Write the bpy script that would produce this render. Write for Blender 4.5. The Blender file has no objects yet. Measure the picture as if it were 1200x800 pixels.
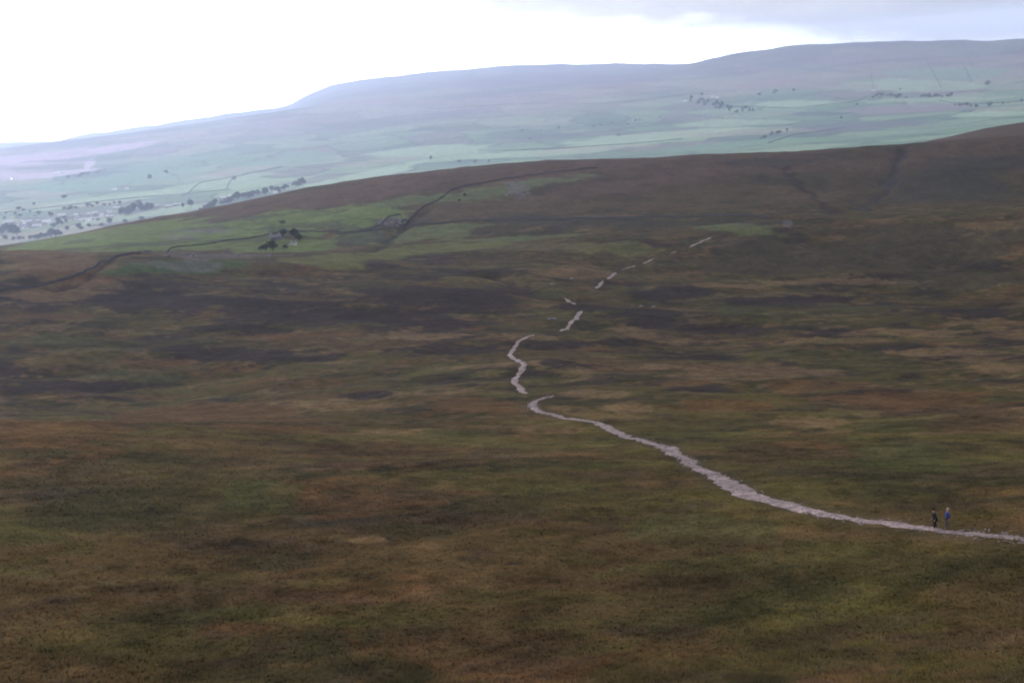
import bpy, bmesh, math, random
import numpy as np
from mathutils import Vector, Matrix
R = math.radians
rng = np.random.default_rng(7)
random.seed(7)
sc = bpy.context.scene
COL = sc.collection

# ------------------------------------------------------------------ camera, world, sun, exposure
F, ROLL = 1600.0, R(4.76)
PITCH = math.atan(300 / F * math.cos(ROLL))
EYE = 0.0
fw = np.array([0, math.cos(PITCH), -math.sin(PITCH)])
r0 = np.array([1.0, 0, 0]); u0 = np.array([0, math.sin(PITCH), math.cos(PITCH)])
rc = math.cos(ROLL) * r0 - math.sin(ROLL) * u0
uc = math.sin(ROLL) * r0 + math.cos(ROLL) * u0
cam = bpy.data.cameras.new('camera'); cam_o = bpy.data.objects.new('camera', cam); COL.objects.link(cam_o)
cam.lens = 48; cam.sensor_width = 36; cam.clip_start = 0.5; cam.clip_end = 60000
cam_o.matrix_world = Matrix(((rc[0], uc[0], -fw[0], 0), (rc[1], uc[1], -fw[1], 0), (rc[2], uc[2], -fw[2], EYE), (0, 0, 0, 1)))
sc.camera = cam_o

SUN_EL, SUN_AZ = 22, -20          # ahead of the camera and to its left, behind thin cloud
w = bpy.data.worlds.new('World'); sc.world = w; w.use_nodes = True
nt = w.node_tree; N = nt.nodes; L = nt.links
bg = N['Background']
def nd(nodes, t, **k):
    n = nodes.new(t)
    for a, b in k.items(): setattr(n, a, b)
    return n
def ramp(nodes, pts, interp='EASE'):
    n = nodes.new('ShaderNodeValToRGB'); n.color_ramp.interpolation = interp
    e = n.color_ramp.elements
    while len(e) < len(pts): e.new(0.5)
    for q, (p, c) in zip(e, pts):
        q.position = p; q.color = (*c, 1) if isinstance(c, tuple) else (c, c, c, 1)
    return n
sky = nd(N, 'ShaderNodeTexSky', sky_type='NISHITA', sun_disc=False)
sky.sun_elevation = R(SUN_EL); sky.sun_rotation = R(SUN_AZ)
tc = N.new('ShaderNodeTexCoord')
sep = N.new('ShaderNodeSeparateXYZ'); L.new(tc.outputs['Generated'], sep.inputs[0])
# cloud deck: brightest low and to the left, a grey ragged base hanging overhead and to the right
mp = N.new('ShaderNodeMapping'); mp.inputs['Scale'].default_value = (4.5, 4.5, 14.0)
L.new(tc.outputs['Generated'], mp.inputs[0])
nz = N.new('ShaderNodeTexNoise'); nz.inputs['Scale'].default_value = 2.6; nz.inputs['Detail'].default_value = 7; nz.inputs['Roughness'].default_value = .55
L.new(mp.outputs[0], nz.inputs['Vector'])
def mth(op, a, b=None, c=None, clamp=False):
    n = N.new('ShaderNodeMath'); n.operation = op; n.use_clamp = clamp
    for i, v in enumerate((a, b, c)):
        if v is None: continue
        if isinstance(v, (int, float)): n.inputs[i].default_value = v
        else: L.new(v, n.inputs[i])
    return n.outputs[0]
# base height of the grey cloud (as sine of elevation) drops to the right
elev = sep.outputs['Z']
base = mth('ADD', mth('MULTIPLY', mth('MAXIMUM', mth('SUBTRACT', 0.31, sep.outputs['X']), 0.0), 0.155), -0.026)
edge = mth('SUBTRACT', mth('MULTIPLY', mth('SUBTRACT', nz.outputs['Fac'], 0.5), 0.045), base)
g = mth('ADD', elev, edge)
gr = ramp(N, [(0.0, 0.0), (0.001, 0.0), (0.038, 0.9), (0.12, 1.0)], 'EASE'); L.new(g, gr.inputs[0])
mixc = nd(N, 'ShaderNodeMix', data_type='RGBA')
L.new(gr.outputs[0], mixc.inputs['Factor'])
BRIGHT, GREY = (8, 8, 8.2, 1), (0.36, 0.37, 0.42, 1)
mixc.inputs['A'].default_value = BRIGHT; mixc.inputs['B'].default_value = GREY
nz2 = ramp(N, [(0.3, 0.86), (0.7, 1.12)]); L.new(nz.outputs['Fac'], nz2.inputs[0])
mul = nd(N, 'ShaderNodeMix', data_type='RGBA', blend_type='MULTIPLY'); mul.inputs['Factor'].default_value = 1
mixo = nd(N, 'ShaderNodeMix', data_type='RGBA'); mixo.inputs['B'].default_value = (1.15, 1.14, 1.16, 1)
L.new(mth('MULTIPLY', mth('SUBTRACT', elev, 0.15), 4.0, clamp=True), mixo.inputs['Factor']); L.new(mixc.outputs['Result'], mixo.inputs['A'])
L.new(mixo.outputs['Result'], mul.inputs['A']); L.new(nz2.outputs[0], mul.inputs['B'])
# the clear-sky light filtering through the cloud
bg.inputs['Strength'].default_value = 0.07
L.new(sky.outputs[0], bg.inputs['Color'])
bg2 = N.new('ShaderNodeBackground'); L.new(mul.outputs['Result'], bg2.inputs['Color']); bg2.inputs['Strength'].default_value = 1.0
ms = N.new('ShaderNodeMixShader'); ms.inputs[0].default_value = 0.88
L.new(bg.outputs[0], ms.inputs[1]); L.new(bg2.outputs[0], ms.inputs[2])
L.new(ms.outputs[0], N['World Output'].inputs['Surface'])

sun = bpy.data.lights.new('sun', 'SUN'); sun.energy = 1.5; sun.angle = R(12); sun.color = (1, .96, .9)
so = bpy.data.objects.new('sun', sun); COL.objects.link(so)
d = Vector((math.sin(R(SUN_AZ)) * math.cos(R(SUN_EL)), math.cos(R(SUN_AZ)) * math.cos(R(SUN_EL)), math.sin(R(SUN_EL))))
so.rotation_euler = d.to_track_quat('Z', 'Y').to_euler()

sc.view_settings.view_transform = 'Standard'; sc.view_settings.look = 'None'
sc.view_settings.gamma = 1; sc.view_settings.exposure = 0.0
sc.render.engine = 'CYCLES'
cy = sc.cycles
cy.use_denoising = True
try: cy.denoiser = 'OPENIMAGEDENOISE'
except Exception: pass
cy.filter_width = 2.0
cy.max_bounces = 4; cy.diffuse_bounces = 2; cy.volume_bounces = 1; cy.transparent_max_bounces = 4

# ------------------------------------------------------------------ noise
_tab = rng.random((256, 256)).astype(np.float32)
def vnoise(x, y, seed=0):
    x = x + seed * 17.31; y = y - seed * 9.77
    xi = np.floor(x).astype(np.int64); yi = np.floor(y).astype(np.int64)
    fx = (x - xi).astype(np.float32); fy = (y - yi).astype(np.float32)
    fx = fx * fx * fx * (fx * (fx * 6 - 15) + 10); fy = fy * fy * fy * (fy * (fy * 6 - 15) + 10)
    a = _tab[yi & 255, xi & 255]; b = _tab[yi & 255, (xi + 1) & 255]
    c = _tab[(yi + 1) & 255, xi & 255]; e = _tab[(yi + 1) & 255, (xi + 1) & 255]
    return (a + (b - a) * fx) * (1 - fy) + (c + (e - c) * fx) * fy
def fbm(x, y, scale, octv=4, seed=0, gain=0.5):
    v = 0; amp = 1; tot = 0; s = 1.0 / scale
    ca, sa = math.cos(0.65), math.sin(0.65)
    for o in range(octv):
        v = v + amp * vnoise(x * s, y * s, seed + o * 3); tot += amp
        amp *= gain; s *= 2.03; x, y = x * ca - y * sa, x * sa + y * ca
    return v / tot - 0.5
def sstep(a, b, x):
    t = np.clip((x - a) / (b - a), 0, 1); return t * t * (3 - 2 * t)

# ------------------------------------------------------------------ terrain: height against bearing and distance
def ray(x, y):
    x = np.asarray(x, float); y = np.asarray(y, float)
    dx = (x - 600) / F; dy = (400 - y) / F
    v = fw[:, None] + rc[:, None] * dx.ravel() + uc[:, None] * dy.ravel()
    return np.arctan2(v[0], v[1]), v[2] / np.hypot(v[0], v[1])
XK = [0, 200, 400, 600, 800, 1000, 1200]
LAY = [
 (78, [842, 830, 815, 800, 785, 768, 750]),
 (112, [690, 680, 668, 655, 643, 632, 612]),
 (150, [600, 592, 583, 574, 566, 562, 558]),
 (200, [528, 526, 532, 530, 528, 527, 525]),
 (250, [491, 494, 502, 504, 502, 500, 497]),
 (320, [497, 501, 488, 470, 469, 467, 463]),
 (430, [470, 468, 452, 432, 435, 432, 428]),
 (520, [436, 432, 417, 402, 405, 402, 398]),
 (650, [385, 380, 368, 362, 367, 366, 363]),
 (760, [345, 340, 335, 334, 345, 349, 350]),
 (860, [312, 312, 312, 312, 318, 316, 312]),
 (950, [295, 302, 303, 296, 290, 279, 268]),
 (1030, [291, 299, 299, 288, 272, 256, 240]),
 (1130, [299, 296, 290, 272, 258, 252, 246]),
 (1270, [300, 281, 262, 245, 236, 232, 228]),
 (1420, [297, 266, 232, 213, 205, 202, 192]),
 (1560, [291, 254, 212, 191, 183, 174, 160]),
 (1760, [300, 264, 222, 198, 190, 182, 166]),
 (2150, [330, 290, 240, 216, 206, 186, 140]),
 (2700, [348, 296, 262, 242, 232, 214, 168]),
 (3500, [296, 274, 252, 236, 226, 206, 172]),
 (4300, [273, 250, 227, 206, 193, 178, 158]),
 (5000, [247, 226, 207, 188, 173, 159, 142]),
 (5700, [219, 200, 183, 165, 150, 136, 122]),
 (6500, [194, 171, 152, 133, 120, 104, 96]),
 (7300, [175, 150, 120, 103, 94, 74, 68]),
]
SKY = ([0, 60, 120, 180, 240, 300, 345, 365, 400, 500, 600, 700, 800, 850, 950, 1100, 1200],
       [168, 166, 156, 147, 138, 130, 124, 108, 98, 85, 77, 76, 72, 61, 52, 49, 47])
def layer(xk, yk, D):
    xs = np.linspace(-900, 2100, 601)
    ys = np.interp(xs, xk, yk)
    k = np.hanning(61); k /= k.sum()
    if len(xk) == 7:
        xp = np.concatenate([[xk[0] - 1500], xk, [xk[-1] + 1500]]); yp = np.concatenate([[yk[0] + 125], yk, [yk[-1] - 125]])
        xx = np.linspace(-1200, 2400, 721); yy = np.convolve(np.interp(xx, xp, yp), k, 'same'); ys = np.interp(xs, xx, yy)
    else:
        ys = ys - np.where(xs < 0, xs, 0) * .083 - np.where(xs > 1200, xs - 1200, 0) * .083
        k = np.hanning(9); k /= k.sum(); yy = np.convolve(ys, k, 'same'); ys[10:-10] = yy[10:-10]
    az, te = ray(xs, ys)
    return az, te * D
AZH = R(25)
A = np.concatenate([np.linspace(-AZH, AZH, 1150), np.linspace(AZH, 2 * math.pi - AZH, 60)[1:-1]])
A_c = (A + math.pi) % (2 * math.pi) - math.pi
OLD = [0, 4300, 5000, 5700, 6500, 7300, 8000, 8200, 8500]; NEW = [0, 4300, 5300, 6700, 8200, 9900, 11500, 17000, 18500]
LAY = [(float(np.interp(a, OLD, NEW)), b) for a, b in LAY]
near = [(0.4, -1.72), (2, -2.0), (5, -3.4), (10, -6.3), (25, -14.2), (45, -23.5), (62, -30.8)]
HK, DK = [], []
for dd, hh in near: DK.append(dd); HK.append(np.full(len(A), hh))
for dd, yk in LAY:
    a, h = layer(XK, yk, dd); DK.append(dd); HK.append(np.interp(A_c, a, h))
xs_ = np.arange(0, 1201, 20.); ys_ = np.interp(xs_, *SKY); far_ = np.interp(xs_, [740, 920], [1, 0])
for dd, o1, o2 in ((11500, 15, 0), (14200, 6, 4), (17000, 0, 14)):
    a, h = layer(xs_, ys_ + o1 * far_ + o2 * (1 - far_), dd); DK.append(dd); HK.append(np.interp(A_c, a, h))
DK += [17600, 18500]; HK += [HK[-1] - 20, HK[-1] - 90]
HK = np.array(HK); DK = np.array(DK, float)
lk = np.log(DK)
def pchip(xk, Y, x):
    h = np.diff(xk)[:, None]; dl = np.diff(Y, axis=0) / h
    m = np.zeros_like(Y)
    s = dl[:-1] * dl[1:] > 0
    w1 = 2 * h[1:] + h[:-1]; w2 = h[1:] + 2 * h[:-1]
    with np.errstate(all='ignore'):
        mm = (w1 + w2) / (w1 / dl[:-1] + w2 / dl[1:])
    m[1:-1] = np.where(s, mm, 0); m[0] = dl[0]; m[-1] = dl[-1]
    i = np.clip(np.searchsorted(xk, x) - 1, 0, len(xk) - 2)
    hh = (xk[i + 1] - xk[i])[:, None]; t = ((x - xk[i]) / (xk[i + 1] - xk[i]))[:, None]
    return ((1 + 2 * t) * (1 - t) ** 2 * Y[i] + t * (1 - t) ** 2 * hh * m[i] + t * t * (3 - 2 * t) * Y[i + 1] + t * t * (t - 1) * hh * m[i + 1])
D = np.concatenate([np.geomspace(0.4, 55, 50)[:-1], np.geomspace(55, 17600, 1680), np.geomspace(17600, 18500, 4)[1:]])
H = pchip(lk, HK, np.log(D))
AA, DD = np.meshgrid(A, D)
X = (DD * np.sin(AA)); Y = (DD * np.cos(AA)); DE = np.interp(DD, NEW, OLD)
# relief: folds, hummocks and gullies
amp = np.interp(DE, [0, 60, 200, 420, 800, 1000, 1600, 3500, 5000, 8000], [0, .5, 1.0, 1.8, 2.6, 3.0, 3.0, 8, 10, 14])
H += amp * 1.5 * fbm(X, Y, 95, 3, 11) * np.interp(DE, [0, 330, 500, 950, 1100, 2200, 3200], [1, 1, 2.1, 2.1, 1.2, 1, 0])
H += np.interp(DE, [0, 60, 200, 420, 900, 1600, 2600], [0, .35, .9, 1.2, 1.3, 1.0, 0]) * fbm(X, Y, 28, 4, 12) * 2.3
H += np.interp(DE, [0, 1500, 3000, 6000, 8000], [0, 0, 14, 26, 26]) * fbm(X, Y, 750, 4, 13) * np.interp(DE, [0, 7000, 8000], [1, 1, .6])
H += np.interp(DE, [0, 5500, 7600, 8000, 12000], [0, 0, 8, 22, 22]) * fbm(X, Y, 240, 4, 14)

H += np.interp(DE, [0, 7200, 7900, 8300], [0, 0, 26, 45]) * fbm(X, Y, 330, 5, 15, .6)

def interp_grid(G, az, dist):
    az = np.asarray(az, float); dist = np.asarray(dist, float)
    j = np.clip((az + AZH) / (2 * AZH) * 1149, 0, 1148.999); j0 = j.astype(int); fj = j - j0
    i0 = np.clip(np.searchsorted(D, dist) - 1, 0, len(D) - 2); fi = np.clip((dist - D[i0]) / (D[i0 + 1] - D[i0]), 0, 1)
    return (G[i0, j0] * (1 - fj) + G[i0, j0 + 1] * fj) * (1 - fi) + (G[i0 + 1, j0] * (1 - fj) + G[i0 + 1, j0 + 1] * fj) * fi
def ground(x, y):
    return interp_grid(H, np.arctan2(x, y), np.hypot(x, y))
i55 = np.searchsorted(D, 50)
def hit(px, py, lo=0, hi=1e9):
    """the visible ground under a pixel of the 1200 x 800 photograph"""
    az, te = ray([px], [py]); az = az[0]; te = te[0]
    j = np.clip((az + AZH) / (2 * AZH) * 1149, 0, 1148.99); j0 = int(j); fj = j - j0
    h = H[:, j0] * (1 - fj) + H[:, j0 + 1] * fj
    f = h - te * D
    m = (D > max(50, lo)) & (D < hi)
    idx = np.nonzero(m & (f >= 0))[0]
    if len(idx) == 0: i = np.nonzero(m)[0][np.argmax(f[m] / D[m])]; dist = D[i]
    else:
        i = idx[0]; dist = D[i]
        if f[i - 1] < 0: dist = D[i - 1] + (D[i] - D[i - 1]) * (-f[i - 1]) / (f[i] - f[i - 1])
    return dist * math.sin(az), dist * math.cos(az), dist
def at(px, py, lo=0, hi=1e9):
    x, y, dd = hit(px, py, lo, hi); return Vector((x, y, float(ground(x, y))))

def polydist(pts, x, y):
    """distance from grid points to a polyline and the parameter along it"""
    best = np.full(x.shape, 1e9); 
    for (ax, ay), (bx, by) in zip(pts[:-1], pts[1:]):
        vx, vy = bx - ax, by - ay; l2 = vx * vx + vy * vy + 1e-9
        t = np.clip(((x - ax) * vx + (y - ay) * vy) / l2, 0, 1)
        best = np.minimum(best, np.hypot(x - ax - t * vx, y - ay - t * vy))
    return best
def near_box(pts, pad):
    p = np.array(pts); return (X > p[:, 0].min() - pad) & (X < p[:, 0].max() + pad) & (Y > p[:, 1].min() - pad) & (Y < p[:, 1].max() + pad)

# gullies cut into the hill (pixel traces turned into ground traces)
GUL = [([(1072, 168), (1058, 185), (1047, 200), (1040, 215), (1030, 232), (1012, 246)], 8, 2.2),
       ([(915, 196), (932, 208), (950, 226), (968, 240), (988, 250)], 6, 1.6),
       ([(496, 246), (482, 257), (470, 268), (450, 283), (428, 296)], 7, 2.5),
       ([(60, 340), (95, 326), (118, 312), (140, 301)], 4, 1.5),
       ([(560, 322), (600, 330), (632, 345), (665, 350)], 12, 4)]
gul = []
for px, wd, dp in GUL:
    pts = [hit(*q)[:2] for q in px]
    m = near_box(pts, wd * 4)
    dd = polydist(pts, X[m] + 22 * fbm(X[m], Y[m], 30, 4, 33), Y[m])
    H[m] -= dp * np.exp(-(dd / wd) ** 2); gul.append((pts, wd, dp))

# path: runs of pixels where the flagged track shows
PATH = [[(1290, 640), (1240, 633), (1200, 628), (1160, 624), (1110, 620), (1060, 615), (1000, 608), (950, 600), (900, 586), (860, 571), (835, 558), (815, 546), (800, 535), (783, 525), (765, 518), (745, 514), (728, 509), (716, 502), (700, 495), (680, 491), (655, 488), (636, 485), (625, 480), (623, 474), (631, 468), (650, 463)],
        [(616, 461), (608, 453), (601, 446), (608, 438), (616, 430), (613, 424), (600, 420), (598, 415), (602, 406), (611, 398), (625, 392)],
        [(657, 388), (668, 381), (674, 374), (678, 368), (683, 364)],
        [(674, 357), (668, 353), (661, 349)],
        [(699, 338), (706, 329)], [(712, 327), (722, 319)], [(729, 316), (745, 311)], [(752, 309), (766, 303)],
        [(786, 297), (793, 294)], [(808, 290), (822, 283), (833, 278)]]
paths = []
for run in PATH:
    w3 = [hit(*q)[:2] for q in run]
    P = [w3[0]]
    for a_, b_ in zip(w3[:-1], w3[1:]):
        dx, dy = b_[0] - a_[0], b_[1] - a_[1]; l = math.hypot(dx, dy); n = max(1, int(l / 4))
        for k in range(1, n + 1):
            P.append((a_[0] + dx * k / n, a_[1] + dy * k / n))
    P = np.array(P)
    if len(P) > 7:
        Q = P.copy()
        for _ in range(3): Q[1:-1] = (Q[:-2] + 2 * Q[1:-1] + Q[2:]) / 4
        P = Q
    P += np.stack([fbm(P[:, 0], P[:, 1], 9, 2, 51), fbm(P[:, 0], P[:, 1], 9, 2, 52)], 1) * 1.6
    # flatten the ground under the track
    m = near_box(P, 9); dd = polydist([tuple(q) for q in P[::2]] + [tuple(P[-1])], X[m], Y[m])
    H[m] -= 0.10 * (1 - sstep(1.0, 2.6, dd))
    paths.append(P)
PM = np.zeros_like(H)
for P in paths:
    m = near_box(P, 9); PM[m] = np.maximum(PM[m], 1 - sstep(1.6, 3.6, polydist([tuple(q) for q in P[::2]] + [tuple(P[-1])], X[m], Y[m])))
# tussocks
H += (1 - PM) * np.interp(DE, [0, 30, 70, 300, 700], [0, .2, .3, .35, 0]) * (fbm(X, Y, 3.4, 3, 21) + 0.6 * fbm(X, Y, 1.1, 2, 22))

# ------------------------------------------------------------------ land cover (albedo)
def C(*v): return np.array(v, np.float32)
GRASS = C(.098, .084, .031); OLIVE = C(.080, .069, .034); BROWN = C(.092, .064, .036); RUST = C(.122, .072, .040)
HEATH = C(.040, .031, .035); TAN = C(.200, .138, .085); LIME = C(.150, .160, .060); GREEN = C(.070, .110, .045)
REDH = C(.112, .076, .056); ROCKL = C(.17, .155, .185); DKG = C(.046, .045, .025)
col = np.empty(H.shape + (3,), np.float32)
def mixin(c, m, mask=None):
    global col
    m = m[..., None]
    if mask is None: col[:] = col * (1 - m) + c * m
    else: col[mask] = col[mask] * (1 - m) + c * m
n_big = fbm(X, Y, 55, 4, 1); n_mid = fbm(X, Y, 16, 4, 2); n_sm = fbm(X, Y, 4.5, 4, 3, .6); n_w = fbm(X, Y, 260, 4, 4)
col[:] = OLIVE
mixin(GRASS, sstep(-.08, .12, n_mid) * np.interp(DE, [0, 250, 400, 900], [.75, .7, .35, .3]))
mixin(BROWN, sstep(-.02, .16, n_big + .4 * n_sm) * .9)
mixin(DKG, sstep(.03, .2, fbm(X, Y, 30, 4, 5)) * .8)
mixin(RUST, sstep(.08, .25, fbm(X, Y, 22, 4, 6) + .35 * n_sm) * .8)
mixin(HEATH, sstep(.06, .16, fbm(X, Y, 48, 5, 7, .6)) * np.interp(DE, [0, 260, 330, 950, 1050, 1300], [.15, .25, .9, .8, .4, .2]))
mixin(TAN, sstep(.10, .26, fbm(X, Y, 36, 5, 8, .6)) * np.interp(DE, [0, 240, 330, 1000, 1300], [.12, .3, .75, .7, .3]))
moor = (DE < 1300)
fine = fbm(X, Y, 9, 4, 101, .65); fine2 = fbm(X, Y, 13, 4, 102, .65); fine3 = fbm(X * .6, Y * 1.2, 20, 4, 103, .6)
mixin(HEATH * 1.1, np.where(moor, sstep(.10, .16, fine) * np.interp(DE, [0, 220, 340, 1100], [.35, .4, .75, .6]), 0))
mixin(TAN * .85, np.where(moor, sstep(.12, .19, fine2) * np.interp(DE, [0, 220, 340, 1100], [.25, .35, .6, .5]), 0))
mixin(LIME * .7, np.where(moor, sstep(.10, .2, fine3) * np.interp(DE, [0, 220, 340, 1100], [.35, .4, .4, .3]), 0))
patch_base = True
# the brown hill beyond the basin
hill = sstep(1150, 1330, DE + 120 * n_big)
mixin(C(.080, .062, .040), hill * .7)
mixin(REDH, sstep(1320, 1470, DE + 150 * n_big) * .85)
mixin(DKG, hill * sstep(.04, .18, fbm(X, Y, 70, 4, 9)) * .45)
# valley pasture and the fellside beyond
val = sstep(2300, 2900, DE)
mixin(C(.13, .20, .095), val)
F1 = fbm(X, Y * .6, 420, 3, 61); F2 = fbm(X, Y, 170, 4, 62)
mixin(C(.22, .29, .13), val * sstep(.0, .12, F1) * .8)
mixin(C(.10, .13, .085), val * sstep(.05, .16, F2) * .75)
mixin(C(.24, .18, .14), val * sstep(.06, .2, fbm(X, Y, 520, 4, 63)) * .7)
up = sstep(6000, 7000, DE + 900 * fbm(X, Y, 900, 3, 64) - 500 * (X / Y))
mixin(C(.24, .18, .15), up * .7)
mixin(C(.09, .10, .09), up * sstep(.0, .12, fbm(X * .35, Y, 260, 5, 65, .6)) * .75)
mixin(C(.10, .085, .09), sstep(7200, 7900, DE + 500 * F1) * .7)

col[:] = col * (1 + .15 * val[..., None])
def fields():
    m = DE > 2600; x, y = X[m], Y[m]
    ca, sa = math.cos(.35), math.sin(.35)
    u = (x * ca + y * sa) / 330 + .5 * fbm(x, y, 500, 3, 121); v = (-x * sa + y * ca) / 420 + .6 * fbm(x, y, 600, 3, 122)
    ui, vi = np.floor(u), np.floor(v); b1 = np.full(x.shape, 9.); b2 = b1.copy(); idv = np.zeros(x.shape)
    for du in (-1, 0, 1):
        for dv in (-1, 0, 1):
            cu, cv = (ui + du).astype(int), (vi + dv).astype(int); h1 = _tab[cv & 255, cu & 255]; h2 = _tab[(cv + 57) & 255, (cu + 31) & 255]
            d_ = np.maximum(np.abs(u - (cu + .15 + .7 * h1)), np.abs(v - (cv + .15 + .7 * h2)) * 1.1)
            c_ = d_ < b1; b2 = np.where(c_, b1, np.minimum(b2, d_)); idv = np.where(c_, _tab[(cv * 3 + 11) & 255, (cu * 7 + 5) & 255], idv); b1 = np.where(c_, d_, b1)
    up_ = np.clip(up[m], 0, 1); k = (.9 - .5 * up_)
    pal = np.array([[.17, .29, .13], [.30, .40, .19], [.10, .17, .10], [.34, .36, .20], [.22, .33, .16], [.19, .17, .14], [.13, .22, .12], [.26, .36, .18]])
    c = pal[(idv * 7.99).astype(int)]
    mixin(c, k * .62, m)
    mixin(np.array([.065, .08, .065]), (1 - sstep(.02, .07, b2 - b1)) * k * .75, m)
fields()
# patches: centre and half sizes in photo pixels -> an ellipse on the ground, edges broken up by world noise
def patch(px, py, rx, ry, c, s=.85, ang=0., rag=.55, lo=0, hi=1e9):
    ca, sa = math.cos(R(ang)), -math.sin(R(ang))
    c0 = np.array(hit(px, py, lo, hi)[:2])
    lim = lo if lo else np.hypot(*c0) * .72
    limh = np.hypot(*c0) * 1.4
    def vec(ux, uy):
        p = np.array(hit(px + ux, py + uy, lim, limh)[:2]); q = np.array(hit(px - ux, py - uy, lim, limh)[:2]); return (p - q) / 2
    va = vec(rx * ca, rx * sa); vb = vec(-ry * sa, ry * ca)
    M = np.array([va, vb]).T
    if abs(np.linalg.det(M)) < 1e-3: return
    Mi = np.linalg.inv(M)
    ext = (np.abs(va) + np.abs(vb)) * 1.6 + 5
    m = (np.abs(X - c0[0]) < ext[0]) & (np.abs(Y - c0[1]) < ext[1])
    dx, dy = X[m] - c0[0], Y[m] - c0[1]
    rr = np.hypot(Mi[0, 0] * dx + Mi[0, 1] * dy, Mi[1, 0] * dx + Mi[1, 1] * dy)
    sc_ = max(6, min(np.linalg.norm(va), np.linalg.norm(vb)) * .8)
    rr += rag * 2.6 * fbm(X[m], Y[m], sc_, 5, 71, .68)
    mixin(c, (1 - sstep(.78, 1.0, rr)) * s, m)
for p in [(1020, 300, 190, 26), (1060, 270, 120, 8), (900, 312, 110, 12), (1120, 330, 100, 10)]:
    patch(*p, C(.072, .063, .046), .8, rag=.4)
for p in [(200, 357, 95, 13), (140, 350, 55, 8), (270, 384, 65, 8), (370, 372, 120, 10), (480, 345, 85, 13), (565, 346, 55, 12), (235, 414, 65, 13),
          (310, 417, 75, 9), (60, 452, 80, 8), (470, 374, 70, 9), (520, 410, 70, 8), (330, 358, 70, 8), (778, 344, 75, 8), (680, 361, 42, 5),
          (765, 369, 45, 8), (870, 388, 110, 6), (985, 391, 70, 5), (1140, 363, 75, 9), (1040, 408, 45, 6), (430, 463, 32, 6), (650, 425, 32, 6), (640, 404, 55, 6),
          (120, 455, 60, 6), (30, 350, 50, 5), (900, 352, 120, 4), (720, 402, 60, 5), (830, 420, 40, 6)]:
    patch(*p, HEATH, .92, rag=.85)
for p in [(890, 437, 115, 9), (950, 495, 48, 7), (1100, 413, 65, 5), (1060, 388, 85, 4), (970, 329, 110, 3), (860, 335, 60, 3), (1165, 268, 32, 2), (480, 393, 95, 6),
          (400, 476, 85, 6), (455, 505, 60, 4), (680, 318, 42, 8), (430, 632, 30, 5), (60, 302, 70, 9), (1165, 430, 40, 8), (700, 462, 50, 5), (620, 395, 40, 4), (735, 478, 35, 7), (640, 505, 40, 4), (770, 430, 60, 4)]:
    patch(*p, TAN, .62)
for p in [(60, 495, 90, 6), (250, 492, 130, 5), (330, 500, 70, 4), (60, 370, 60, 5), (180, 425, 60, 4), (350, 395, 90, 4), (1060, 470, 120, 14), (960, 455, 80, 6), (850, 475, 60, 8), (560, 475, 60, 10), (60, 320, 60, 6)]:
    patch(*p, RUST, .75)
for p in [(640, 347, 26, 6), (905, 363, 70, 5), (850, 362, 30, 3), (1010, 360, 50, 5), (300, 620 - 40, 60, 20), (60, 400, 70, 10), (150, 440, 80, 6), (820, 620, 90, 22), (1060, 540, 70, 20)]:
    patch(*p, C(.066, .078, .038), .55)
for p in [(330, 655, 60, 16), (850, 690, 120, 40), (110, 600, 90, 25), (600, 545, 50, 8), (960, 690, 60, 20), (480, 620, 60, 12)]:
    patch(*p, DKG, .6)
for p in [(700, 700, 150, 35), (560, 760, 130, 30), (1150, 700, 70, 40), (80, 560, 90, 12), (420, 530, 120, 10), (250, 690, 120, 20), (900, 530, 90, 12), (1150, 500, 60, 14), (760, 640, 130, 12)]:
    patch(*p, C(.084, .056, .036), .5)
for p in [(620, 700, 140, 10), (540, 560, 130, 14), (420, 720, 150, 16), (700, 590, 100, 14), (900, 780, 160, 14), (150, 750, 130, 20), (1050, 640, 110, 8)]:
    patch(*p, C(.094, .084, .034), .4)
# green fields lying between the moor and the hill
for p in [(215, 311, 85, 8, -2), (150, 316, 40, 6, -8), (430, 300, 80, 6, -4), (530, 292, 90, 6, -4), (370, 305, 60, 4, 2)]:
    patch(*p[:4], LIME if p[0] > 250 else GREEN, .85, ang=-p[4], rag=.4)
patch(710, 288, 55, 7, LIME, .6); patch(640, 290, 60, 6, C(.14, .12, .07), .6)
for p in [(160, 277, 130, 14, 5), (300, 264, 110, 10, 6), (250, 285, 110, 7, 3), (415, 257, 70, 12, 8), (430, 244, 48, 9, 6), (60, 288, 60, 6, 4), (370, 285, 90, 10, 5), (320, 253, 70, 6, 8)]:
    patch(*p[:4], C(.150, .205, .066), .8, ang=p[4], rag=.8)
for p in [(140, 287, 50, 3, 4), (230, 268, 60, 3, 5), (290, 256, 50, 3, 6), (330, 268, 40, 3, 5), (200, 283, 60, 2.5, 4), (380, 262, 30, 4, 6), (280, 281, 60, 2.5, 4), (420, 268, 30, 3, 0), (100, 283, 30, 2, 3)]:
    patch(*p[:4], C(.082, .092, .056), .75, ang=p[4], rag=1.1)
for p in [(470, 236, 50, 7, 6), (520, 268, 60, 5, 3), (440, 282, 60, 6, 2), (600, 280, 90, 4, 2), (560, 228, 60, 8, 6), (610, 214, 70, 6, 6), (680, 206, 22, 2, 0), (850, 265, 50, 3, 0), (500, 275, 60, 8, 3)]:
    patch(*p[:4], C(.135, .165, .078), .75, ang=p[4], rag=.5)
for p in [(560, 242, 85, 11), (650, 240, 70, 9), (520, 255, 50, 8), (860, 225, 90, 10), (800, 240, 110, 6), (940, 230, 60, 10)]:
    patch(*p, C(.118, .084, .052), .6)
for p in [(740, 262, 220, 6), (470, 262, 40, 6), (1120, 225, 90, 20), (420, 278, 40, 10), (900, 190, 60, 5), (1150, 190, 80, 10)]:
    patch(*p, C(.050, .050, .046), .6)
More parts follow.
